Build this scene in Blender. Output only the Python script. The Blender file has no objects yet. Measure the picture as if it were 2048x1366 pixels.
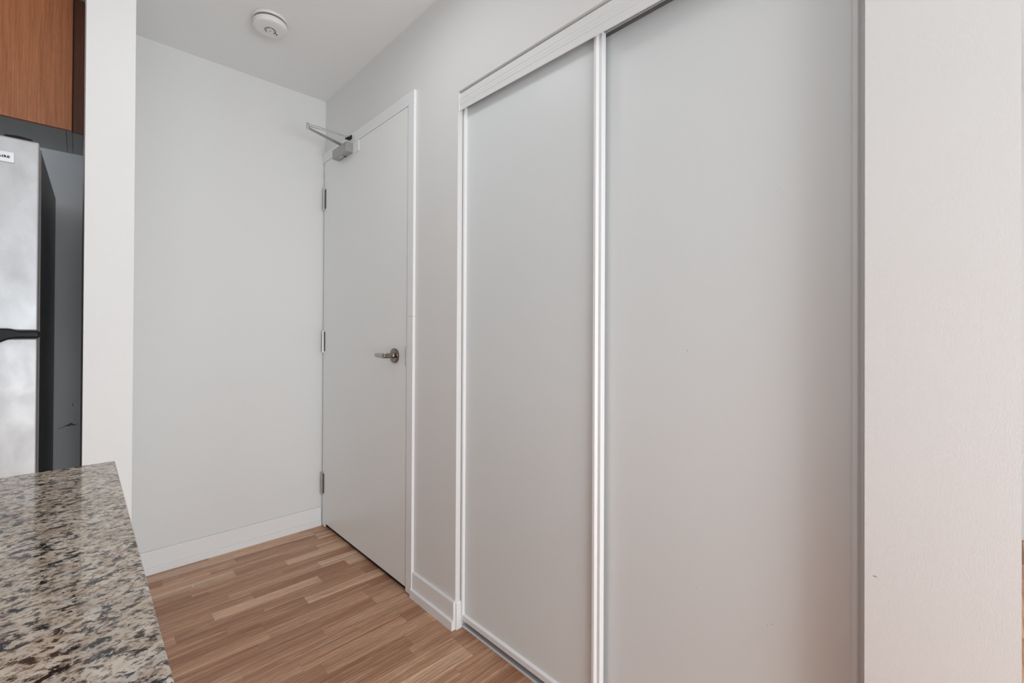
import bpy, bmesh, math, random
from mathutils import Vector, Matrix
random.seed(7)
S = bpy.context.scene
COL = S.collection

# ------------------------------------------------------------------ camera
F_PX, YAW, PIT, ROL, SHX, SHY = 884.78, .75567, .00502, .00523, -31.227, -24.105
Fv = Vector((math.sin(YAW)*math.cos(PIT), math.cos(YAW)*math.cos(PIT), math.sin(PIT)))
Rv = Vector((math.cos(YAW), -math.sin(YAW), 0)); Uv = Rv.cross(Fv)
R2 = Rv*math.cos(ROL) + Uv*math.sin(ROL); U2 = -Rv*math.sin(ROL) + Uv*math.cos(ROL)
cd = bpy.data.cameras.new('camera'); cam = bpy.data.objects.new('camera', cd); COL.objects.link(cam)
M = Matrix.Identity(4)
for i in range(3):
    M[i][0] = R2[i]; M[i][1] = U2[i]; M[i][2] = -Fv[i]
M[2][3] = 1.1
cam.matrix_world = M
cd.sensor_width = 36; cd.lens = F_PX*36/2048; cd.shift_x = -SHX/2048; cd.shift_y = SHY/2048
cd.clip_start = .01
S.camera = cam

# ------------------------------------------------------------------ exposure, world, lights
S.view_settings.view_transform = 'Standard'; S.view_settings.look = 'None'
S.view_settings.gamma = 1; S.view_settings.use_curve_mapping = False
S.view_settings.exposure = -.25
w = bpy.data.worlds.new('world'); S.world = w; w.use_nodes = True
w.node_tree.nodes['Background'].inputs[0].default_value = (.75, .85, 1, 1)
w.node_tree.nodes['Background'].inputs[1].default_value = .6

def area(name, loc, rot, sx, sy, power, col):
    l = bpy.data.lights.new(name, 'AREA'); l.shape = 'RECTANGLE'; l.size = sx; l.size_y = sy
    l.energy = power; l.color = col
    o = bpy.data.objects.new(name, l); COL.objects.link(o); o.location = loc; o.rotation_euler = rot
    return o
# daylight entering by the big window behind the camera (just outside its glass opening), then added fill lights
LIGHTS = dict(
    window_daylight=((.45, -2.96, 1.65), (90, 0, 0), 4.6, 1.3, 8),            # upper part of the front glazing
    window_daylight_low=((.45, -2.96, .60), (90, 0, 0), 4.6, .8, 68),         # lower part of the front glazing
    left_fill=((-2.96, -1.45, 1.25), (0, -90, 0), 2.1, 2.1, 21),       # added fill from the left for the side-facing walls
    low_fill=((.52, -1.5, .75), (90, 0, 0), 1.1, 1.1, 30),                     # added soft fill facing the hall, brightens its lower parts
    hall_fill=((.50, 1.30, 2.355), (0, 0, 0), .24, .24, 2.4),                 # added fill above the entry for floor and low walls
    bounce_fill=((.3, -1.7, 1.75), (180, 0, 0), .35, .35, 24),                  # added light aimed up for a soft ceiling bounce
)
for nm_, (lc, rt, sx_, sy_, pw) in LIGHTS.items():
    area(nm_, lc, [math.radians(v) for v in rt], sx_, sy_, pw, (.948, .980, 1.0))

# ------------------------------------------------------------------ materials
def mat(name, col, rough=.5, metal=0., spec=.5, coat=0.):
    m = bpy.data.materials.new(name); m.use_nodes = True
    b = m.node_tree.nodes['Principled BSDF']
    b.inputs['Base Color'].default_value = (*col, 1); b.inputs['Roughness'].default_value = rough
    b.inputs['Metallic'].default_value = metal; b.inputs['Specular IOR Level'].default_value = spec
    if coat: b.inputs['Coat Weight'].default_value = coat; b.inputs['Coat Roughness'].default_value = .03
    return m
class NT:
    def __init__(s, m): s.t = m.node_tree; s.b = s.t.nodes['Principled BSDF']
    def n(s, typ, **k):
        q = s.t.nodes.new(typ)
        for a, v in k.items(): setattr(q, a, v)
        return q
    def l(s, a, b): s.t.links.new(a, b)
    def pos(s, scale=(1, 1, 1), add=None):
        g = s.n('ShaderNodeNewGeometry'); mp = s.n('ShaderNodeMapping'); mp.inputs['Scale'].default_value = scale
        s.l(g.outputs['Position'], mp.inputs['Vector']); return mp.outputs['Vector']
    def noise(s, vec, scale, detail=3, rough=.5, dist=0.):
        q = s.n('ShaderNodeTexNoise'); q.inputs['Scale'].default_value = scale; q.inputs['Detail'].default_value = detail
        q.inputs['Roughness'].default_value = rough; q.inputs['Distortion'].default_value = dist
        s.l(vec, q.inputs['Vector']); return q.outputs['Fac']
    def ramp(s, fac, stops, interp='LINEAR'):
        q = s.n('ShaderNodeValToRGB'); q.color_ramp.interpolation = interp
        e = q.color_ramp.elements
        while len(e) < len(stops): e.new(.5)
        for i, (p, c) in enumerate(stops):
            e[i].position = p; e[i].color = (*c, 1) if len(c) == 3 else c
        s.l(fac, q.inputs['Fac']); return q.outputs['Color']
    def mix(s, fac, a, b, typ='MIX'):
        q = s.n('ShaderNodeMix', data_type='RGBA', blend_type=typ)
        for v, k in ((fac, 0), (a, 6), (b, 7)):
            if hasattr(v, 'links'): s.l(v, q.inputs[k])
            else: q.inputs[k].default_value = v if k == 0 else (*v, 1)
        return q.outputs[2]
    def math(s, op, a, b=None, c=None):
        q = s.n('ShaderNodeMath', operation=op)
        for i, v in enumerate((a, b, c)):
            if v is None: continue
            if hasattr(v, 'links'): s.l(v, q.inputs[i])
            else: q.inputs[i].default_value = v
        return q.outputs[0]
    def bump(s, h, strength, dist=.001):
        q = s.n('ShaderNodeBump'); q.inputs['Strength'].default_value = strength; q.inputs['Distance'].default_value = dist
        s.l(h, q.inputs['Height']); s.l(q.outputs['Normal'], s.b.inputs['Normal'])
    def marks(s, base, spots, dark):
        """small worn specks: (x,y,z,ry,rz,strength) ellipses in the y-z plane"""
        g = s.n('ShaderNodeNewGeometry'); sp = s.n('ShaderNodeSeparateXYZ'); s.l(g.outputs['Position'], sp.inputs[0])
        nz = s.noise(g.outputs['Position'], 260, 3)
        tot = None
        for (y, z, ry, rz, st, axis) in spots:
            a = s.math('DIVIDE', s.math('SUBTRACT', sp.outputs[axis], y), ry)
            b = s.math('DIVIDE', s.math('SUBTRACT', sp.outputs[2], z), rz)
            d = s.math('ADD', s.math('MULTIPLY', a, a), s.math('MULTIPLY', b, b))
            d = s.math('ADD', d, s.math('MULTIPLY', nz, .8))
            v = s.math('MULTIPLY', s.math('LESS_THAN', d, 1.1), st)
            tot = v if tot is None else s.math('MAXIMUM', tot, v)
        return s.mix(tot, base, dark)

def paint(name, col, rough, bs, bd, spots=None, stip=420):
    m = mat(name, col, rough); t = NT(m)
    if bs: t.bump(t.noise(t.pos((1, 1, .55)), stip, 4, .6), bs, bd)
    if spots: t.l(t.marks(col, spots, (.12, .115, .11)), t.b.inputs['Base Color'])
    return m
WALL = paint('wall_paint', (.785, .79, .783), .55, .30, .0007, [(.1092, .6747, .0035, .0016, .6, 1)])
WALLK = paint('kitchen_wall_paint', (.84, .88, .92), .5, .4, .0006)
CEIL = paint('ceiling_paint', (.87, .885, .885), .8, .35, .0006)
TRIM = paint('trim_paint', (.86, .87, .875), .32, .15, .0003)
DOORP = paint('door_paint', (.87, .885, .88), .30, .25, .00025, [(2.33, .21, .0015, .006, .25, 1), (2.40, .33, .001, .012, .2, 1)], 90)
PANEL = paint('sliding_panel_white', (.775, .81, .815), .42, .12, .0002,
              [(.4667, 1.0564, .0014, .0018, .55, 1), (.2852, .4777, .0012, .0016, .5, 1), (.292, .472, .0014, .0014, .4, 1),
               (.4434, .4886, .0013, .0016, .5, 1), (.272, 1.4070, .0040, .0010, .16, 1), (.2665, 1.3985, .0035, .0010, .14, 1), (.2755, 1.4025, .0010, .0035, .12, 1), (.7574, .3333, .003, .0012, .25, 1), (.767, .325, .0012, .0016, .25, 1)], 60)
STILE = mat('white_metal_stile', (.84, .85, .855), .5)
FASCIA = mat('fascia_white', (.78, .79, .79), .5)
TRACK = mat('track_metal', (.72, .73, .75), .3, .3)
DARK = mat('closet_dark', (.10, .10, .10), .9)
BLACK = mat('black_plastic', (.006, .006, .007), .3, spec=.22)
SLOT = mat('vent_slot_brown', (.14, .125, .11), .6)
PLASTIC = mat('white_plastic', (.80, .80, .79), .4)
RUBBER = mat('grey_gasket', (.16, .15, .145), .5)
NICKEL = mat('satin_nickel', (.24, .215, .19), .16, 1.)
LEVERM = mat('worn_lever_grey', (.48, .48, .47), .45, .6)
CHROME = mat('chrome', (.72, .72, .72), .13, 1.)
SILVERP = mat('silver_paint', (.40, .40, .39), .34, .55)
HINGE = mat('hinge_steel', (.62, .62, .62), .25, 1.)
MELA = mat('cabinet_melamine', (.50, .50, .49), .5)

def wood_floor():
    m = mat('laminate_oak', (.3, .17, .1), .40, spec=.3); t = NT(m)
    at = t.n('ShaderNodeAttribute', attribute_name='tone')
    sep = t.n('ShaderNodeSeparateColor'); t.l(at.outputs['Color'], sep.inputs[0])
    tone, off = sep.outputs[0], sep.outputs[1]
    g = t.n('ShaderNodeNewGeometry'); va = t.n('ShaderNodeVectorMath', operation='MULTIPLY_ADD')
    cv = t.n('ShaderNodeCombineXYZ'); t.l(t.math('MULTIPLY', off, 9.), cv.inputs[0]); t.l(t.math('MULTIPLY', off, 5.), cv.inputs[1])
    va.inputs[1].default_value = (1, 1, 1); t.l(g.outputs['Position'], va.inputs[0]); t.l(cv.outputs[0], va.inputs[2])
    def mp(sc):
        q = t.n('ShaderNodeMapping'); q.inputs['Scale'].default_value = sc; t.l(va.outputs[0], q.inputs['Vector']); return q.outputs['Vector']
    fine = t.noise(mp((3.5, 60, 1)), 7, 4, .65, .3)
    broad = t.noise(mp((1.2, 13, 1)), 2.2, 3, .55, 1.2)
    wv = t.n('ShaderNodeTexWave', wave_type='BANDS', bands_direction='Y', wave_profile='SIN')
    wv.inputs['Scale'].default_value = 2.2; wv.inputs['Distortion'].default_value = 11.; wv.inputs['Detail'].default_value = 3.
    wv.inputs['Detail Scale'].default_value = .8; t.l(mp((.8, 9, 1)), wv.inputs['Vector'])
    base = t.ramp(tone, [(0, (.42, .21, .120)), (.28, (.60, .345, .215)), (.55, (.78, .495, .33)), (1, (.93, .67, .49))])
    band = t.noise(mp((.55, 26, 1)), 1.5, 2, .5, .4)
    c = t.mix(t.math('MULTIPLY', t.ramp(band, [(.36, (1, 1, 1)), (.60, (0, 0, 0))]), .48), base, (.25, .115, .062))
    c = t.mix(t.math('MULTIPLY', t.ramp(broad, [(.50, (0, 0, 0)), (.66, (1, 1, 1))]), .35), c, (.80, .56, .39))
    c = t.mix(t.math('MULTIPLY', t.ramp(fine, [(.36, (1, 1, 1)), (.54, (0, 0, 0))]), .36), c, (.19, .088, .05))
    c = t.mix(t.math('MULTIPLY', t.ramp(wv.outputs['Fac'], [(.0, (1, 1, 1)), (.20, (0, 0, 0))]), .42), c, (.15, .068, .038))
    t.l(c, t.b.inputs['Base Color'])
    t.bump(fine, .10, .0004)
    return m
FLOORM = wood_floor()
FLOORB = mat('floor_underlay', (.06, .03, .02), .8)

def granite():
    m = mat('speckled_granite', (.5, .4, .3), .06, spec=.34); t = NT(m)
    v = t.pos((1, 1, 1)); mp = t.n('ShaderNodeMapping'); mp.inputs['Rotation'].default_value = (0, 0, math.radians(-38)); mp.inputs['Scale'].default_value = (1, 1.3, 1)
    t.l(v, mp.inputs['Vector']); v = mp.outputs['Vector']
    n1 = t.noise(v, 120, 5, .68, .25); n2 = t.noise(v, 85, 4, .62, .3); n3 = t.noise(v, 190, 4, .65, .2); n4 = t.noise(v, 50, 4, .6, .3); n5 = t.noise(v, 62, 5, .72, .3)
    c = t.ramp(n4, [(.34, (.40, .315, .245)), (.5, (.53, .445, .36)), (.64, (.63, .575, .50))])
    c = t.mix(t.ramp(n2, [(.54, (0, 0, 0)), (.66, (1, 1, 1))]), c, (.47, .455, .44))
    c = t.mix(t.ramp(n3, [(.40, (1, 1, 1)), (.50, (0, 0, 0))]), c, (.22, .165, .125))
    c = t.mix(t.ramp(n1, [(.40, (1, 1, 1)), (.465, (0, 0, 0))]), c, (.050, .036, .030))
    c = t.mix(t.ramp(n5, [(.39, (1, 1, 1)), (.435, (0, 0, 0))]), c, (.014, .014, .016))
    t.l(c, t.b.inputs['Base Color'])
    return m
GRAN = granite()

def steel():
    m = mat('brushed_steel', (.72, .73, .745), .42, .6); t = NT(m)
    f = t.noise(t.pos((12, 1, 900)), 2, 2, .5)
    dirt = t.noise(t.pos((1.6, 1, .9)), 11, 5, .6, .4)
    c = t.mix(t.ramp(dirt, [(.35, (0, 0, 0)), (.75, (1, 1, 1))]), (.56, .57, .58), (.45, .455, .46))
    c = t.mix(t.math('MULTIPLY', f, .22), c, (.33, .34, .35)); t.l(c, t.b.inputs['Base Color'])
    t.l(t.ramp(dirt, [(.2, (.30,)*3), (.8, (.48,)*3)]), t.b.inputs['Roughness'])
    return m
STEEL = steel()
def fside():
    m = mat('fridge_side_black', (.022, .023, .025), .35); t = NT(m)
    f = t.noise(t.pos((30, 30, 3)), 6, 4, .6)
    t.l(t.ramp(f, [(.35, (.012, .013, .014)), (.7, (.055, .058, .062))]), t.b.inputs['Base Color'])
    t.bump(t.noise(t.pos(), 700, 2), .3, .0004); return m
FSIDE = fside()
def wood(name, a, bb, c3):
    m = mat(name, a, .38); t = NT(m)
    big = t.noise(t.pos((3.0, 3.0, .55)), 2.0, 2, .4, .3)
    g = t.n('ShaderNodeNewGeometry'); sx = t.n('ShaderNodeSeparateXYZ'); t.l(g.outputs['Position'], sx.inputs[0])
    ring = t.math('SINE', t.math('ADD', t.math('MULTIPLY', sx.outputs[0], 620.), t.math('MULTIPLY', big, 130.)))
    fine = t.noise(t.pos((420, 60, 9)), 3, 3, .6); mid = t.noise(t.pos((55, 20, 1.6)), 2, 4, .6, .3)
    c = t.mix(t.ramp(mid, [(.32, (0, 0, 0)), (.68, (1, 1, 1))]), a, bb)
    c = t.mix(t.math('MULTIPLY', t.math('MAXIMUM', ring, 0.), .16), c, c3)
    c = t.mix(t.math('MULTIPLY', t.ramp(fine, [(.4, (1, 1, 1)), (.62, (0, 0, 0))]), .34), c, c3)
    t.l(c, t.b.inputs['Base Color']); return m
WOOD = wood('cherry_wood', (.60, .245, .105), (.42, .145, .056), (.19, .058, .022))
WOODD = wood('cherry_wood_dark', (.19, .066, .032), (.115, .038, .018), (.045, .014, .008))  # same cherry; darker stain and the recess shade both put into the tone
PATCH = mat('chipped_plaster', (.20, .21, .22), .8)

# ------------------------------------------------------------------ mesh helpers
def box(bm, a, b2, bev=0., seg=2):
    lo = [min(p, q) for p, q in zip(a, b2)]; hi = [max(p, q) for p, q in zip(a, b2)]
    r = bmesh.ops.create_cube(bm, size=1.)
    vs = r['verts']
    for v in vs:
        v.co = Vector([(lo[i]+hi[i])/2 + v.co[i]*(hi[i]-lo[i]) for i in range(3)])
    if bev:
        es = list({e for v in vs for e in v.link_edges})
        bmesh.ops.bevel(bm, geom=es, offset=bev, segments=seg, affect='EDGES', profile=.5)
def prism(bm, poly, a0, a1, axis, bev=0.):
    """poly in the two other axes (cyclic order), extruded along axis"""
    def P(u, v, w_):
        if axis == 0: return (w_, u, v)
        if axis == 1: return (u, w_, v)
        return (u, v, w_)
    lo = [bm.verts.new(P(u, v, a0)) for u, v in poly]; hi = [bm.verts.new(P(u, v, a1)) for u, v in poly]
    n = len(poly); fs = [bm.faces.new(lo), bm.faces.new(hi[::-1])]
    for i in range(n): fs.append(bm.faces.new((lo[i], hi[i], hi[(i+1) % n], lo[(i+1) % n])))
    bmesh.ops.recalc_face_normals(bm, faces=fs)
    if bev:
        es = list({e for f in fs for e in f.edges})
        bmesh.ops.bevel(bm, geom=es, offset=bev, segments=2, affect='EDGES', profile=.5)
def tube(bm, pts, rad, n=16, flat=(1, 1)):
    """swept round section along pts; rad may be a list; closed ends"""
    pts = [Vector(p) for p in pts]; rr = rad if isinstance(rad, (list, tuple)) else [rad]*len(pts)
    rings = []
    for i, p in enumerate(pts):
        d = (pts[min(i+1, len(pts)-1)] - pts[max(i-1, 0)]).normalized()
        up = Vector((0, 0, 1)) if abs(d.z) < .9 else Vector((1, 0, 0))
        s = d.cross(up).normalized(); u = s.cross(d).normalized()
        rings.append([bm.verts.new(p + s*math.cos(2*math.pi*k/n)*rr[i]*flat[0] + u*math.sin(2*math.pi*k/n)*rr[i]*flat[1]) for k in range(n)])
    fs = []
    for a, c in zip(rings, rings[1:]):
        for k in range(n): fs.append(bm.faces.new((a[k], a[(k+1) % n], c[(k+1) % n], c[k])))
    fs.append(bm.faces.new(rings[0][::-1])); fs.append(bm.faces.new(rings[-1]))
    bmesh.ops.recalc_face_normals(bm, faces=fs)
def lathe(bm, prof, c, n=64, axis='z'):
    """prof: (radius, height) list, closed; heights measured along axis from c"""
    rings = []
    for r, h in prof:
        ring = []
        for k in range(n):
            a = 2*math.pi*k/n; x, y = r*math.cos(a), r*math.sin(a)
            p = (x, y, h) if axis == 'z' else (h, x, y)
            ring.append(bm.verts.new((c[0]+p[0], c[1]+p[1], c[2]+p[2])))
        rings.append(ring)
    fs = []
    for a, c2 in zip(rings, rings[1:]):
        for k in range(n): fs.append(bm.faces.new((a[k], a[(k+1) % n], c2[(k+1) % n], c2[k])))
    fs.append(bm.faces.new(rings[0])); fs.append(bm.faces.new(rings[-1][::-1]))
    bmesh.ops.recalc_face_normals(bm, faces=fs)
def obj(name, bm, m, parent=None, smooth=False):
    me = bpy.data.meshes.new(name); bm.to_mesh(me); bm.free(); me.materials.append(m)
    if smooth:
        me.polygons.foreach_set('use_smooth', [True]*len(me.polygons))
        me.set_sharp_from_angle(angle=math.radians(38))
    o = bpy.data.objects.new(name, me); COL.objects.link(o)
    if parent: o.parent = parent
    return o
def boxes(name, lst, m, parent=None, bev=0., smooth=False):
    bm = bmesh.new()
    for a, b2 in lst: box(bm, a, b2, bev)
    return obj(name, bm, m, parent, smooth)
def struct(o, label=None, cat=None):
    o['kind'] = 'structure'
    if label: o['label'] = label
    if cat: o['category'] = cat
    return o
def tag(o, label, cat, group=None):
    o['label'] = label; o['category'] = cat
    if group: o['group'] = group
    return o
def empty(name, loc, label, cat):
    o = bpy.data.objects.new(name, None); COL.objects.link(o); o.empty_display_size = .05
    return tag(o, label, cat)

# ------------------------------------------------------------------ the room
XB, CZ = 1.017, 2.409
TILT = -.015                                     # back wall line turned slightly to match the view
def ya(x): return 2.512 + TILT*(x-XB)
XL, XR, YF = -2.8, 3.68, -2.8
def bar_a(name, y_off0, y_off1, z0, z1, x0, x1, m, bev=0., parent=None, prof=None):
    """a piece running along the back wall, offsets measured from the wall plane towards the room"""
    bm = bmesh.new()
    if prof: poly = prof
    else: poly = [(-y_off0, z0), (-y_off1, z0), (-y_off1, z1), (-y_off0, z1)]
    prism(bm, poly, x0, x1, 0)
    for v in bm.verts: v.co.y += ya(v.co.x)
    return obj(name, bm, m, parent)

# floor: slab + separate laminate strips
floor = struct(boxes('floor', [((XL-.1, YF-.1, -.08), (XR+.1, 3.0, -.004))], FLOORB), 'warm brown laminate strip floor running through the entry', 'floor')
ROT = -.035; P0 = Vector((.6, 2.15, 0))
def strip_mesh(bm, lay, x0, x1, ym, tone, off, wd=.0596):
    g = .00012
    vs = []
    for z, e in ((-.0025, 0), (-.0002, 0), (0, .0003)):
        for u, v in ((x0+g+e, ym-wd/2+g+e), (x1-g-e, ym-wd/2+g+e), (x1-g-e, ym+wd/2-g-e), (x0+g+e, ym+wd/2-g-e)):
            du = u-.6
            vs.append(bm.verts.new((u, v + ROT*du, z)))
    fs = [bm.faces.new(vs[8:12])]
    for k in (0, 4):
        for i in range(4): fs.append(bm.faces.new((vs[k+i], vs[k+(i+1) % 4], vs[k+4+(i+1) % 4], vs[k+4+i])))
    for f in fs:
        for lp in f.loops: lp[lay] = (tone, off, 0, 1)
seams = {-5: (.552, .93), -2: (.519, .888), -1: (.72,), 0: (.681,), 1: (.831,), 2: (.529, .932), 3: (.381, .784), 4: (.535,), 5: (.681,),
         6: (.503,), 7: (.506,), 8: (.883,), 9: (.658,), 10: (.385, .759), 11: (.537,), 12: (.987,), 14: (.837,), 15: (.983,),
         16: (.981,), 17: (.90,), 18: (1.045,), -3: (.72,), -4: (.93, .55)}
tones0 = {}
stuffbm = bmesh.new(); slay = stuffbm.loops.layers.color.new('tone')
kmax = int((2.15-YF)/.06)+2
cnt = 0
for k in range(-15, kmax):
    ym = 2.15-.06*k
    rnd = random.Random(1000+k)
    js = list(seams.get(k, ()))
    if not js: js = [rnd.uniform(.5, .9)]
    js.sort()
    # keep known seams, then fill both directions
    a = js[0]; left = [a]
    while left[-1] > XL-.3: left.append(left[-1]-rnd.choice((.375, .39, .40, .28, .42)))
    b_ = js[-1]; right = [b_]
    while right[-1] < XR+.3: right.append(right[-1]+rnd.choice((.375, .39, .40, .28, .42)))
    xs = sorted(set(left[::-1]+js+right))
    for x0, x1 in zip(xs, xs[1:]):
        tone = min(1, max(0, rnd.gauss(.50, .20))); off = rnd.random()
        xm = (x0+x1)/2
        if ym + ROT*(xm-.6) > 2.50 and xm > .0 and xm < 1.3: lim = True
        if x1 < XL or x0 > XR: continue
        near = (.75 < ym < 2.56) and x1 > .12 and x0 < 1.12
        if near:
            bm = bmesh.new(); lay = bm.loops.layers.color.new('tone')
            strip_mesh(bm, lay, x0, x1, ym, tone, off)
            obj('plank', bm, FLOORM, floor); cnt += 1
        else:
            strip_mesh(stuffbm, slay, x0, x1, ym, tone, off)
o = obj('plank_field', stuffbm, FLOORM, floor); o['kind'] = 'stuff'

struct(boxes('ceiling', [((XL-.1, YF-.1, CZ), (XR+.1, 3.0, CZ+.1))], CEIL), 'plain white painted ceiling', 'ceiling')
# back wall of the entry
bm = bmesh.new()
prism(bm, [(.06, ya(.06)), (1.75, ya(1.75)), (1.75, ya(1.75)+.12), (.06, ya(.06)+.12)], -.0, CZ, 2)
struct(obj('wall_back', bm, WALL), 'plain white wall at the end of the entry, left of the door', 'wall')
# wall with entrance door and closet opening
YCL, YST, YEND = 1.293, .1234, -.0566
ZH = 1.990
T = .115
struct(boxes('wall_right', [((XB, 2.505, 0), (XB+T, 2.52, CZ)), ((XB, 1.625, 2.066), (XB+T, 2.505, CZ)), ((XB, YCL, 0), (XB+T, 1.625, CZ)),
                            ((XB, YST, ZH), (XB+T, YCL, CZ)), ((XB, YEND, 0), (XB+T, YST, CZ))], WALL), 'white wall holding the entrance door and the closet opening', 'wall')
struct(boxes('wall_closet', [((XB+T, YEND, 0), (XR, YEND+.10, CZ)), ((XB+T, YCL, 0), (1.72, YCL+.1, CZ)), ((1.72, YEND+.1, 0), (1.80, YCL, CZ))], WALL), 'white walls enclosing the closet', 'wall')
# partition between kitchen and entry
bm = bmesh.new(); prism(bm, [(.0087, 1.90), (.1300, 1.90), (.1300, 2.70), (.0052, 2.70)], 0, CZ, 2)
struct(obj('wall_left', bm, WALL), 'white partition end between the fridge alcove and the entry', 'wall')
kb = struct(boxes('wall_kitchen', [((XL, 2.70, 0), (.13, 2.80, CZ))], WALLK), 'grey-white kitchen wall behind the refrigerator', 'wall')
# plaster crack and chip
bm = bmesh.new()
pts = [(-.066, .668, .0006), (-.052, .672, .0012), (-.040, .679, .0018), (-.032, .680, .0045), (-.024, .684, .0058), (-.017, .680, .0030), (-.010, .678, .0012), (-.002, .683, .0007)]
top = [bm.verts.new((x, 2.6985, z+h)) for x, z, h in pts]; bot = [bm.verts.new((x, 2.6985, z-h)) for x, z, h in pts]
back = [bm.verts.new((x, 2.7005, z+h)) for x, z, h in pts]; bback = [bm.verts.new((x, 2.7005, z-h)) for x, z, h in pts]
for i in range(len(pts)-1):
    bm.faces.new((top[i], top[i+1], bot[i+1], bot[i])); bm.faces.new((top[i], back[i], back[i+1], top[i+1])); bm.faces.new((bot[i], bot[i+1], bback[i+1], bback[i]))
tube(bm, [(-.021, 2.7, .775), (-.019, 2.6992, .772), (-.019, 2.6992, .765), (-.022, 2.7, .762)], .0013, 6)
obj('plaster_chip', bm, PATCH, kb)
struct(boxes('wall_outer_left', [((XL-.12, -.35, 0), (XL, 2.70, CZ)), ((XL-.12, YF, 0), (XL, -2.55, CZ)), ((XL-.12, -2.55, 0), (XL, -.35, .15)), ((XL-.12, -2.55, 2.33), (XL, -.35, CZ))], WALL))
struct(boxes('wall_outer_right', [((XR, YF, 0), (XR+.1, YEND, CZ))], WALL), 'white wall of the room beyond the closet corner', 'wall')
WX0, WX1, WZ0, WZ1 = -1.9, 2.8, .20, 2.35
struct(boxes('wall_front', [((XL, YF-.12, 0), (WX0, YF, CZ)), ((WX1, YF-.12, 0), (XR, YF, CZ)), ((WX0, YF-.12, 0), (WX1, YF, WZ0)), ((WX0, YF-.12, WZ1), (WX1, YF, CZ))], WALL))
def frame(name, parts): return struct(boxes(name, parts, TRIM))
frame('window_1', [((WX0, YF-.09, WZ0), (WX0+.05, YF-.03, WZ1)), ((WX1-.05, YF-.09, WZ0), (WX1, YF-.03, WZ1)), ((WX0+.05, YF-.09, WZ0), (WX1-.05, YF-.03, WZ0+.05)), ((WX0+.05, YF-.09, WZ1-.05), (WX1-.05, YF-.03, WZ1)), ((.425, YF-.09, WZ0+.05), (.475, YF-.03, WZ1-.05))])
frame('added_window', [((XL-.09, -2.55, .15), (XL-.03, -2.50, 2.33)), ((XL-.09, -.40, .15), (XL-.03, -.35, 2.33)), ((XL-.09, -2.50, .15), (XL-.03, -.40, .20)), ((XL-.09, -2.50, 2.28), (XL-.03, -.40, 2.33)), ((XL-.09, -1.475, .20), (XL-.03, -1.425, 2.28))])  # unseen window added to go with the fill from the left

# ------------------------------------------------------------------ baseboards
def bprof(s=1): return [(-.0005, 0), (-.020, 0), (-.020, .028), (-.017, .033), (-.011, .034), (-.011, .098), (-.008, .1035), (-.0005, .1035)]
bb = bar_a('baseboard_back', 0, 0, 0, 0, .131, 1.003, TRIM, prof=[(-.0004, 0), (-.0155, 0), (-.0155, .0290), (-.0150, .0300), (-.0117, .0300), (-.0117, .004), (-.0098, .004), (-.0098, .1025), (-.0090, .1035), (-.0038, .1035), (-.0038, .006), (-.0004, .006)])
struct(bb, 'white baseboard with shoe strip along the back wall', 'baseboard')
# right baseboard: board and shoe, ending at the closet jamb
bm = bmesh.new(); prism(bm, [(1.0165, 0), (.9995, 0), (.9995, .0325), (1.0010, .0350), (1.0075, .0362), (1.0075, .1000), (1.0095, .1045), (1.0165, .1050)], YCL-.0005, 1.5765, 1)
br = struct(obj('baseboard_right', bm, TRIM), 'short white baseboard between door casing and closet', 'baseboard')
bm = bmesh.new(); prism(bm, [(YCL-.0002, 0), (YCL-.0065, 0), (YCL-.0065, .094), (YCL-.003, .0985), (YCL-.0002, .099)], 1.018, 1.0445, 0)
obj('return_board', bm, TRIM, br)

# ------------------------------------------------------------------ entrance door
CX = 1.0038                                        # front of casing
cas = bmesh.new()
yo, yi, zi, zo = 1.571, 1.6155, 2.0535, 2.1060
tr = struct(boxes('trim_1', [((CX, yo, 1.1630), (XB-.0005, yi, zi))], TRIM, bev=.0012), 'white door casing around the entrance door', 'trim')
boxes('casing_leg', [((CX, yo, 0.008), (XB-.0005, yi, 1.1625))], TRIM, tr, bev=.0007)
# mitred corner pieces
bm = bmesh.new(); prism(bm, [(yo, zi), (yi, zi), (yo, zo)], CX, XB-.0005, 0, .0006); obj('casing_mitre', bm, TRIM, tr)
bm = bmesh.new(); prism(bm, [(yi+.0004, zi), (2.5105, zi), (2.5105, zo), (yo+.0006, zo)], CX, XB-.0005, 0, .0008); obj('casing_head', bm, TRIM, tr)
boxes('light_block', [((1.060, 1.632, 0), (1.12, 2.497, .018))], DARK, tr)  # added dark block behind the door, stops light leaking in underneath
boxes('door_stop', [((1.055, 1.626, .0), (XB+T, 1.632, 2.064)), ((1.055, 2.497, .0), (XB+T, 2.504, 2.064)), ((1.055, 1.632, 2.06), (XB+T, 2.497, 2.065))], DARK, tr)
DX = 1.006
door = struct(boxes('door_1', [((DX, 1.6230, .0235), (DX+.043, 2.4955, 2.0520))], DOORP, bev=.001), 'flat white entrance door with lever handle and overhead closer', 'door')
boxes('door_sweep', [((DX+.012, 1.63, .001), (DX+.03, 2.494, .0230))], BLACK, door)
boxes('corner_guard', [((DX-.002, 2.455, .004), (DX+.006, 2.492, .0230))], PLASTIC, door, bev=.0015)
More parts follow.
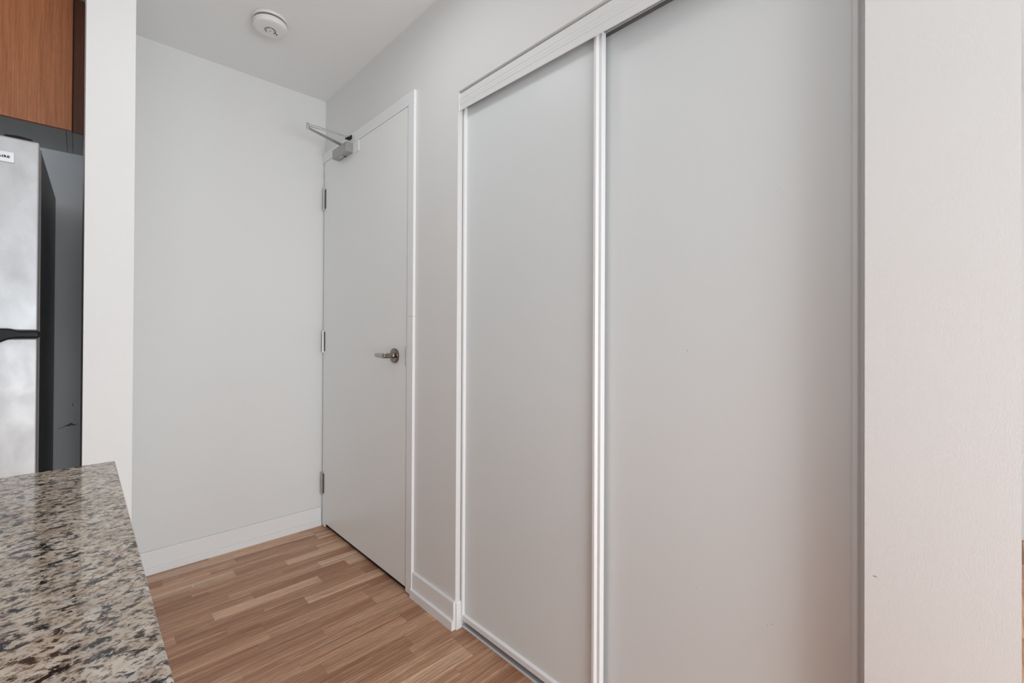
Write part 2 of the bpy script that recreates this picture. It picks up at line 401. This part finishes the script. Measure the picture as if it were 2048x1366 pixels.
# hinges
for z0, z1 in ((1.781, 1.905), (.9775, 1.1015), (.179, .304)):
    h = bmesh.new()
    tube(h, [(1.0005, 2.4885, z0+.004), (1.0005, 2.4885, z1-.004)], .0058, 16)
    for zz in (z0, z1-.006): tube(h, [(1.0005, 2.4885, zz), (1.0005, 2.4885, zz+.001), (1.0005, 2.4885, zz+.005), (1.0005, 2.4885, zz+.006)], [.004, .0068, .0068, .004], 16)
    for q in range(1, 5):
        zq = z0+.006+(z1-z0-.012)*q/5; tube(h, [(1.0005, 2.4885, zq-.0005), (1.0005, 2.4885, zq+.0005)], .0062, 16)
    ho = obj('hinge', h, HINGE, door, True)
    boxes('hinge_leaf', [((1.0040, 2.470, z0+.008), (1.0058, 2.4835, z1-.008))], RUBBER, ho)
# strike guard
boxes('latch_guard', [((1.0005, 1.6135, .953), (1.0055, 1.6215, 1.0345))], SILVERP, door, bev=.0008)
# lever handle
HY, HZ = 1.711, .993
bm = bmesh.new(); lathe(bm, [(.0315, 0), (.0325, -.002), (.0325, -.008), (.030, -.0105), (.012, -.0115)], (DX, HY, HZ), 48, 'x')
hd = obj('door_handle', bm, NICKEL, door, True)
bm = bmesh.new(); tube(bm, [(DX-.009, HY, HZ), (DX-.014, HY, HZ), (DX-.020, HY, HZ), (DX-.055, HY, HZ), (DX-.060, HY, HZ)], [.0165, .012, .0105, .0110, .0095], 24)
obj('neck', bm, NICKEL, hd, True)
bm = bmesh.new(); tube(bm, [(DX-.053, HY-.009, HZ), (DX-.053, HY-.006, HZ), (DX-.053, HY+.03, HZ+.0005), (DX-.053, HY+.066, HZ+.001), (DX-.052, HY+.083, HZ+.001), (DX-.051, HY+.088, HZ+.001)], [.006, .0112, .0108, .0095, .0072, .004], 24, (.62, 1))
obj('lever', bm, LEVERM, hd, True)
# overhead closer
cl = boxes('door_closer', [((.967, 2.134, 2.006), (DX-.0005, 2.300, 2.0535))], SILVERP, door, bev=.0015)
boxes('mounting_plate', [((1.0015, 2.068, 1.9965), (DX-.0003, 2.133, 2.0515))], TRIM, cl, bev=.001)
bm = bmesh.new()
for yy in (2.236, 2.222): tube(bm, [(.982, yy, 2.0065), (.982, yy, 2.0040)], .0052, 16)
obj('adjusting_screw', bm, CHROME, cl, True)
boxes('closer_cover_clip', [((.990, 2.2085, 2.0035), (1.0035, 2.2110, 2.0065))], BLACK, cl)
bm = bmesh.new(); tube(bm, [(.986, 2.240, 2.053), (.986, 2.240, 2.070)], .0085, 20)
obj('pinion', bm, CHROME, cl, True)
bm = bmesh.new()
d = Vector((.795-.986, 2.178-2.240, 0)); L = d.length; d.normalize(); n = Vector((-d.y, d.x, 0))
A = Vector((.986, 2.240, 2.0705)); Bp = Vector((.795, 2.178, 2.0765))
vs = []
for p, wd in ((A, .009), (Bp, .0065)):
    for s1, s2 in ((1, 0), (-1, 0), (-1, .0060), (1, .0060)): vs.append(bm.verts.new(p + n*wd*s1 + Vector((0, 0, s2))))
bm.faces.new(vs[0:4][::-1]); bm.faces.new(vs[4:8])
for i in range(4): bm.faces.new((vs[i], vs[(i+1) % 4], vs[4+(i+1) % 4], vs[4+i]))
bmesh.ops.recalc_face_normals(bm, faces=bm.faces[:])
obj('lower_arm', bm, SILVERP, cl)
bm = bmesh.new(); tube(bm, [(.795, 2.178, 2.073), (.795, 2.178, 2.101)], .0075, 20); tube(bm, [(.795, 2.178, 2.1005), (.795, 2.178, 2.104)], .0055, 20)
obj('elbow', bm, CHROME, cl, True)
bm = bmesh.new(); tube(bm, [(.797, 2.178, 2.094), (.83, 2.176, 2.094), (.895, 2.170, 2.0925), (.9, 2.1695, 2.0925), (.985, 2.163, 2.091)], [.0062, .0068, .0048, .0034, .0032], 16)
obj('forearm', bm, CHROME, cl, True)
bm = bmesh.new(); tube(bm, [(.984, 2.166, 2.0975), (.984, 2.166, 2.083)], .0075, 16)
obj('arm_pivot', bm, CHROME, cl, True)
bm = bmesh.new(); box(bm, (.980, 2.152, 2.0795), (CX-.0003, 2.176, 2.0835), .001); box(bm, (.9975, 2.146, 2.080), (CX-.0003, 2.178, 2.098), .001)
obj('frame_bracket', bm, BLACK, cl)

# ------------------------------------------------------------------ closet: sliding doors, header, tracks
ZT = 1.935
def stile_profile_near(x, y):     # the stile at the camera-side end of a door; x = front plane, y = end
    return [(x, y+.0205), (x, y+.0135), (x+.001, y+.0125), (x+.0078, y+.0088), (x+.0078, y), (x+.0275, y), (x+.0275, y+.004), (x+.012, y+.0205)]
def sliding(name, x, y0, y1, z0, label, first):
    # panel, two stiles, bottom rail, top rail
    p = struct(boxes(name, [((x+.0105, y0+.012, z0+.012), (x+.0205, y1-.008, ZT))], PANEL), label, 'door')
    bm = bmesh.new(); prism(bm, [(a, c) for a, c in stile_profile_near(x, y0)], z0, ZT, 2); obj('stile', bm, STILE, p)
    bm = bmesh.new(); prism(bm, [(x+.027, y1), (x+.0015, y1), (x, y1-.0015), (x, y1-.009), (x+.0006, y1-.0098), (x+.0100, y1-.0115), (x+.022, y1-.0115)], z0, ZT, 2); obj('stile', bm, STILE, p)
    bm = bmesh.new(); prism(bm, [(x+.0275, z0), (x+.002, z0), (x+.002, z0+.0165), (x+.0035, z0+.0185), (x+.0102, z0+.0215), (x+.0275, z0+.0215)], y0+.0207, y1-.0117, 1); obj('bottom_rail', bm, STILE, p)
    return p
sliding('door_2', 1.038, .6905, 1.2885, .031, 'left white sliding closet door, running in front', True)
sliding('door_3', 1.070, .1275, .7600, .031, 'right white sliding closet door, running behind', False)
# header fascia, its bottom edge tapered down towards the camera to match the view
bm = bmesh.new()
yA, yB = YCL+.003, YST-.002
def hb(y): return 1.9204 - .0112*(YCL-y)/.79
def prof(y):
    b0 = hb(y); t0 = 1.9832; h = t0-b0; x = 1.0225
    L = [(x+.004, t0), (x, t0-.001), (x, b0+h*.66), (x+.0010, b0+h*.64), (x+.0010, b0+h*.60), (x+.0006, b0+h*.585), (x+.0006, b0+h*.50), (x+.0012, b0+h*.48), (x+.0012, b0+h*.42), (x, b0+h*.40), (x, b0+h*.34), (x+.001, b0+h*.325), (x, b0+h*.31), (x, b0+.0008), (x+.0008, b0), (x+.0022, b0), (x+.0045, b0+.01), (x+.0045, t0)]
    return [(px, y, z) for px, z in L]
a = [bm.verts.new(v) for v in prof(yA)]; c = [bm.verts.new(v) for v in prof(yB)]
n_ = len(a); bm.faces.new(a); bm.faces.new(c[::-1])
for i in range(n_): bm.faces.new((a[i], c[i], c[(i+1) % n_], a[(i+1) % n_]))
bmesh.ops.recalc_face_normals(bm, faces=bm.faces[:])
for v in bm.verts:                                  # keep the fascia inside the opening
    v.co.y = min(v.co.y, YCL-.0008) if v.co.y > 1 else v.co.y
tk = struct(obj('trim_2', bm, FASCIA), 'ribbed white track fascia above the sliding closet doors', 'trim')
boxes('end_cap', [((1.0174, YCL-.0034, 1.919), (1.0223, YCL-.0008, 1.9885))], FASCIA, tk)
boxes('upper_track', [((1.0325, YST+.001, 1.975), (1.110, YCL-.001, 1.9885)), ((1.0655, YST+.001, 1.937), (1.0675, YCL-.001, 1.975)), ((1.107, YST+.001, 1.90), (1.110, YCL-.001, 1.975))], TRACK, tk)
# floor track
bm = bmesh.new()
x = 1.0460
prism(bm, [(x, .0002), (x+.003, .0052), (x+.012, .0058), (x+.014, .0020), (x+.024, .0020), (x+.0255, .0085), (x+.0275, .0085), (x+.029, .0020), (x+.052, .0020), (x+.0535, .0085), (x+.056, .0085), (x+.058, .0002)], YST+.001, YCL-.001, 1)
struct(obj('trim_3', bm, TRACK), 'low metal floor track under the sliding closet doors', 'trim')

# ------------------------------------------------------------------ smoke detector
sc = (.5765, 2.012, CZ)
sd = empty('smoke_detector', sc, 'round white smoke detector on the ceiling', 'smoke detector')
def at(name, bm, m, sm=True): return obj(name, bm, m, sd, sm)
bm = bmesh.new(); lathe(bm, [(.0660, -.0002), (.0685, -.003), (.0685, -.008), (.0670, -.0105), (.058, -.0108)], sc); at('base_plate', bm, PLASTIC)
bm = bmesh.new(); lathe(bm, [(.0615, -.0109), (.0615, -.0165)], sc); at('vent_ring', bm, SLOT)
bm = bmesh.new(); lathe(bm, [(.060, -.0166), (.0640, -.0178), (.0650, -.0190), (.0652, -.0350), (.0640, -.0385), (.0605, -.0405), (.050, -.0415), (.021, -.0440), (.0185, -.0440)], sc); cv = at('cover', bm, PLASTIC)
bm = bmesh.new()
def ring(bm, r0, r1, z, n=48, a0=0, a1=2*math.pi):
    pr_ = []
    m_ = int(n*(a1-a0)/(2*math.pi))
    for k in range(m_+1):
        a_ = a0+(a1-a0)*k/m_; cx_, sx_ = math.cos(a_), math.sin(a_)
        pr_.append([bm.verts.new((sc[0]+r*cx_, sc[1]+r*sx_, CZ+zz)) for r, zz in ((r0, z+.001), (r0, z), (r1, z), (r1, z+.001))])
    for p, q in zip(pr_, pr_[1:]):
        for i in range(3): bm.faces.new((p[i], q[i], q[i+1], p[i+1]))
ring(bm, .0192, .0214, -.0446, a0=1.95, a1=6.95); ring(bm, .0146, .0158, -.0446, a0=2.5, a1=4.4); ring(bm, .0146, .0158, -.0446, a0=4.75, a1=6.6); ring(bm, .0028, .0036, -.0460)
obj('sounder_slot', bm, BLACK, cv)
bm = bmesh.new(); lathe(bm, [(.0130, -.0441), (.0124, -.0453), (.0048, -.0456)], sc, 32); obj('test_button', bm, PLASTIC, cv, True)
bm = bmesh.new(); dirx = Vector((.62, -.12)).normalized()
box(bm, (sc[0]+.0185, sc[1]+.0048, CZ-.0450), (sc[0]+.0240, sc[1]+.0068, CZ-.0430)); lathe(bm, [(.0028, -.0425), (.0028, -.0448)], (sc[0]+.0285, sc[1]+.0108, CZ), 16)
obj('indicator_light', bm, BLACK, cv)

# ------------------------------------------------------------------ refrigerator
fr = empty('refrigerator', (-.44, 1.95, 0), 'stainless steel top-freezer refrigerator with black handle and black side', 'refrigerator')
fr.location = (-.44, 2.25, 0)
def fobj(o):
    o.parent = fr; o.matrix_parent_inverse = Matrix.Translation((.44, -2.25, 0)); return o
fw0, fx1 = -.80, -.0885
bm = bmesh.new(); prism(bm, [(fw0+.004, 1.962), (fx1, 1.962), (fx1+.0125, 2.600), (fw0+.0125, 2.600)], .03, 1.646, 2, .004)
fobj(obj('body', bm, FSIDE))
bm = bmesh.new(); box(bm, (fw0, 1.953, .11), (fx1-.0005, 1.9615, 1.650)); fobj(obj('gasket', bm, RUBBER))
bm = bmesh.new(); box(bm, (fw0-.002, 1.900, 1.0945), (-.0915, 1.9525, 1.6580), .005, 3); fz = fobj(obj('freezer_door', bm, STEEL))
bm = bmesh.new(); box(bm, (fw0-.002, 1.900, .10), (-.0915, 1.9525, 1.0740), .005, 3); fd = fobj(obj('door', bm, STEEL))
bm = bmesh.new()
prism(bm, [(-.0855, 1.0745), (-.0855, 1.0940), (-.124, 1.0942), (-.132, 1.0962), (-.139, 1.0995), (-.147, 1.1015), (-.200, 1.1030), (-.42, 1.1040), (-.62, 1.1040), (-.62, 1.040), (-.42, 1.040), (-.24, 1.042), (-.19, 1.0485), (-.168, 1.0590), (-.156, 1.0665), (-.145, 1.0715), (-.132, 1.0740), (-.120, 1.0745)], 1.874, 1.8998, 1, .0042)
hn = fobj(obj('handle', bm, BLACK))
bm = bmesh.new(); box(bm, (fw0, 1.9, 1.0747), (-.0900, 1.958, 1.0938)); fobj(obj('mullion_strip', bm, BLACK))
bm = bmesh.new(); prism(bm, [(-.168, 1.659), (-.160, 1.668), (-.135, 1.6705), (-.110, 1.668), (-.101, 1.659)], 1.915, 1.985, 1, .0015); fobj(obj('hinge_cover', bm, BLACK))
BADGE = mat('badge_silver', (.62, .64, .67), .15, .9)
bm = bmesh.new(); box(bm, (-.262, 1.8975, 1.5822), (-.1412, 1.8998, 1.6135), .0009); bd = fobj(obj('badge', bm, BADGE))
tc = bpy.data.curves.new('badge_text', 'FONT'); tc.body = 'FRIGIDAIRE'; tc.size = .0088; tc.extrude = .0003; tc.align_x = 'RIGHT'; tc.align_y = 'CENTER'; tc.space_character = 1.12
tc.offset = .0004
to = bpy.data.objects.new('badge_lettering_curve', tc); COL.objects.link(to)
dg = bpy.context.evaluated_depsgraph_get(); me = bpy.data.meshes.new_from_object(to.evaluated_get(dg))
bpy.data.objects.remove(to)
me.transform(Matrix.Translation((-.1505, 1.8971, 1.5975)) @ Matrix.Rotation(math.radians(90), 4, 'X') @ Matrix.Diagonal((1.22, 1, 1, 1)))
me.materials.clear(); me.materials.append(BLACK)
lt = bpy.data.objects.new('badge_lettering', me); COL.objects.link(lt); lt.parent = bd
for xx, yy in ((fw0+.06, 2.02), (-.14, 2.02), (fw0+.06, 2.54), (-.14, 2.54)):
    bm = bmesh.new(); tube(bm, [(xx, yy, 0), (xx, yy, .03)], .02, 16); fobj(obj('foot', bm, BLACK))
bm = bmesh.new(); box(bm, (fw0+.01, 1.935, .03), (-.10, 1.961, .095)); fobj(obj('toe_grille', bm, BLACK))

# ------------------------------------------------------------------ upper cabinet above the fridge
uc = empty('wall_cabinet', (-.48, 2.55, 1.87), 'cherry wood wall cabinet mounted over the refrigerator', 'cabinet')
def ucobj(o): o.parent = uc; return o
cx0, cx1, cyf, cyb, cz0, cz1 = -.93, -.0268, 2.393, 2.699, 1.8735, 2.40
uc.location = (0, 0, 0)
bm = bmesh.new(); box(bm, (cx1-.0160, cyf, cz0), (cx1, cyb, cz1)); ucobj(obj('side_panel', bm, MELA))
bm = bmesh.new(); box(bm, (cx0, cyf, cz0), (cx0+.016, cyb, cz1)); ucobj(obj('side_panel', bm, MELA))
bm = bmesh.new(); box(bm, (cx0+.0172, cyf, cz0), (cx1-.0175, cyb, cz0+.016)); box(bm, (cx0+.0172, cyb-.006, cz0+.016), (cx1-.0175, cyb, cz1)); box(bm, (cx0+.0172, cyf, cz1-.016), (cx1-.0175, cyb-.006, cz1)); ucobj(obj('bottom_panel', bm, MELA))
for xa, xb_ in ((-.4785, -.0270), (-.930, -.4815)):
    bm = bmesh.new(); box(bm, (xa, 2.3715, 1.8690), (xb_, 2.3925, 2.398), .0035, 3); ucobj(obj('door', bm, WOOD))
bm = bmesh.new(); box(bm, (cx1+.0012, 2.3945, 1.8725), (.0058, 2.410, 2.398), .001); ucobj(obj('filler_strip', bm, WOODD))['label'] = 'wood filler strip toned darker for stain and shade, beside the white partition'
bm = bmesh.new(); box(bm, (cx1+.0012, 2.4105, cz0+.0006), (.0050, cyb, cz0+.014)); ucobj(obj('filler_bottom', bm, MELA))

# ------------------------------------------------------------------ granite counter with its base cabinet
XK, YK = .0390, .8465
bm = bmesh.new(); box(bm, (-.66, -1.0, .880), (XK, YK, .910), .0022, 3)
tag(obj('countertop', bm, GRAN), 'polished beige and black speckled granite countertop in the foreground', 'countertop')
bc = empty('base_cabinet', (0, 0, 0), 'cherry wood base cabinet carrying the granite countertop', 'cabinet')
def b_(n_, m_, *bx, bev=.0):
    o_ = boxes(n_, bx, m_, bc, bev=bev); return o_
b_('carcass', MELA, ((-.60, -.97, .10), (-.2505, .80, .8795)))
b_('side_panel', WOOD, ((-.25, -.97, .0), (-.232, .80, .8795)))
b_('end_panel', WOOD, ((-.60, .8005, .0), (-.232, .816, .8795)))
b_('plinth', DARK, ((-.56, -.95, 0), (-.2505, .7995, .0995)))
for i in range(3):
    y0 = -.96+.59*i
    dd = b_('door', WOOD, ((-.620, y0, .11), (-.6005, y0+.58, .874)), bev=.002)
    bm = bmesh.new(); tube(bm, [(-.6205, y0+.06, .70), (-.645, y0+.06, .705), (-.645, y0+.06, .825), (-.6205, y0+.06, .83)], .005, 10); obj('handle', bm, CHROME, dd, True)

# ------------------------------------------------------------------ added lamp body around the entry fill (unseen, out of frame above)
cl_ = empty('added_ceiling_lamp', (.50, 1.30, CZ), 'round white flush ceiling lamp, added unseen over the entry', 'lamp'); cl_.location = (0, 0, 0)
bm = bmesh.new(); lathe(bm, [(.135, -.0005), (.140, -.006), (.140, -.022), (.134, -.027)], (.50, 1.30, CZ), 48); obj('added_lamp_base', bm, PLASTIC, cl_, True)
bm = bmesh.new(); lathe(bm, [(.128, -.0272), (.126, -.040), (.11, -.047), (.02, -.050)], (.50, 1.30, CZ), 48); obj('added_lamp_shade', bm, PLASTIC, cl_, True)

# ------------------------------------------------------------------ tiny litter on the floor
for i, (x_, y_, s_) in enumerate(((.3622, 2.2739, .0042), (.3242, 2.4157, .003))):
    bm = bmesh.new(); pts_ = [(x_-s_, y_), (x_-s_*.3, y_+s_*.6), (x_+s_, y_+s_*.2), (x_+s_*.4, y_-s_*.5), (x_-s_*.5, y_-s_*.5)]
    prism(bm, pts_, .0002, .0016, 2)
    tag(obj('paper_scrap', bm, PLASTIC), ('larger tiny white scrap on the floor in front of the back wall', 'smaller tiny white scrap on the floor close to the back baseboard')[i], 'litter')
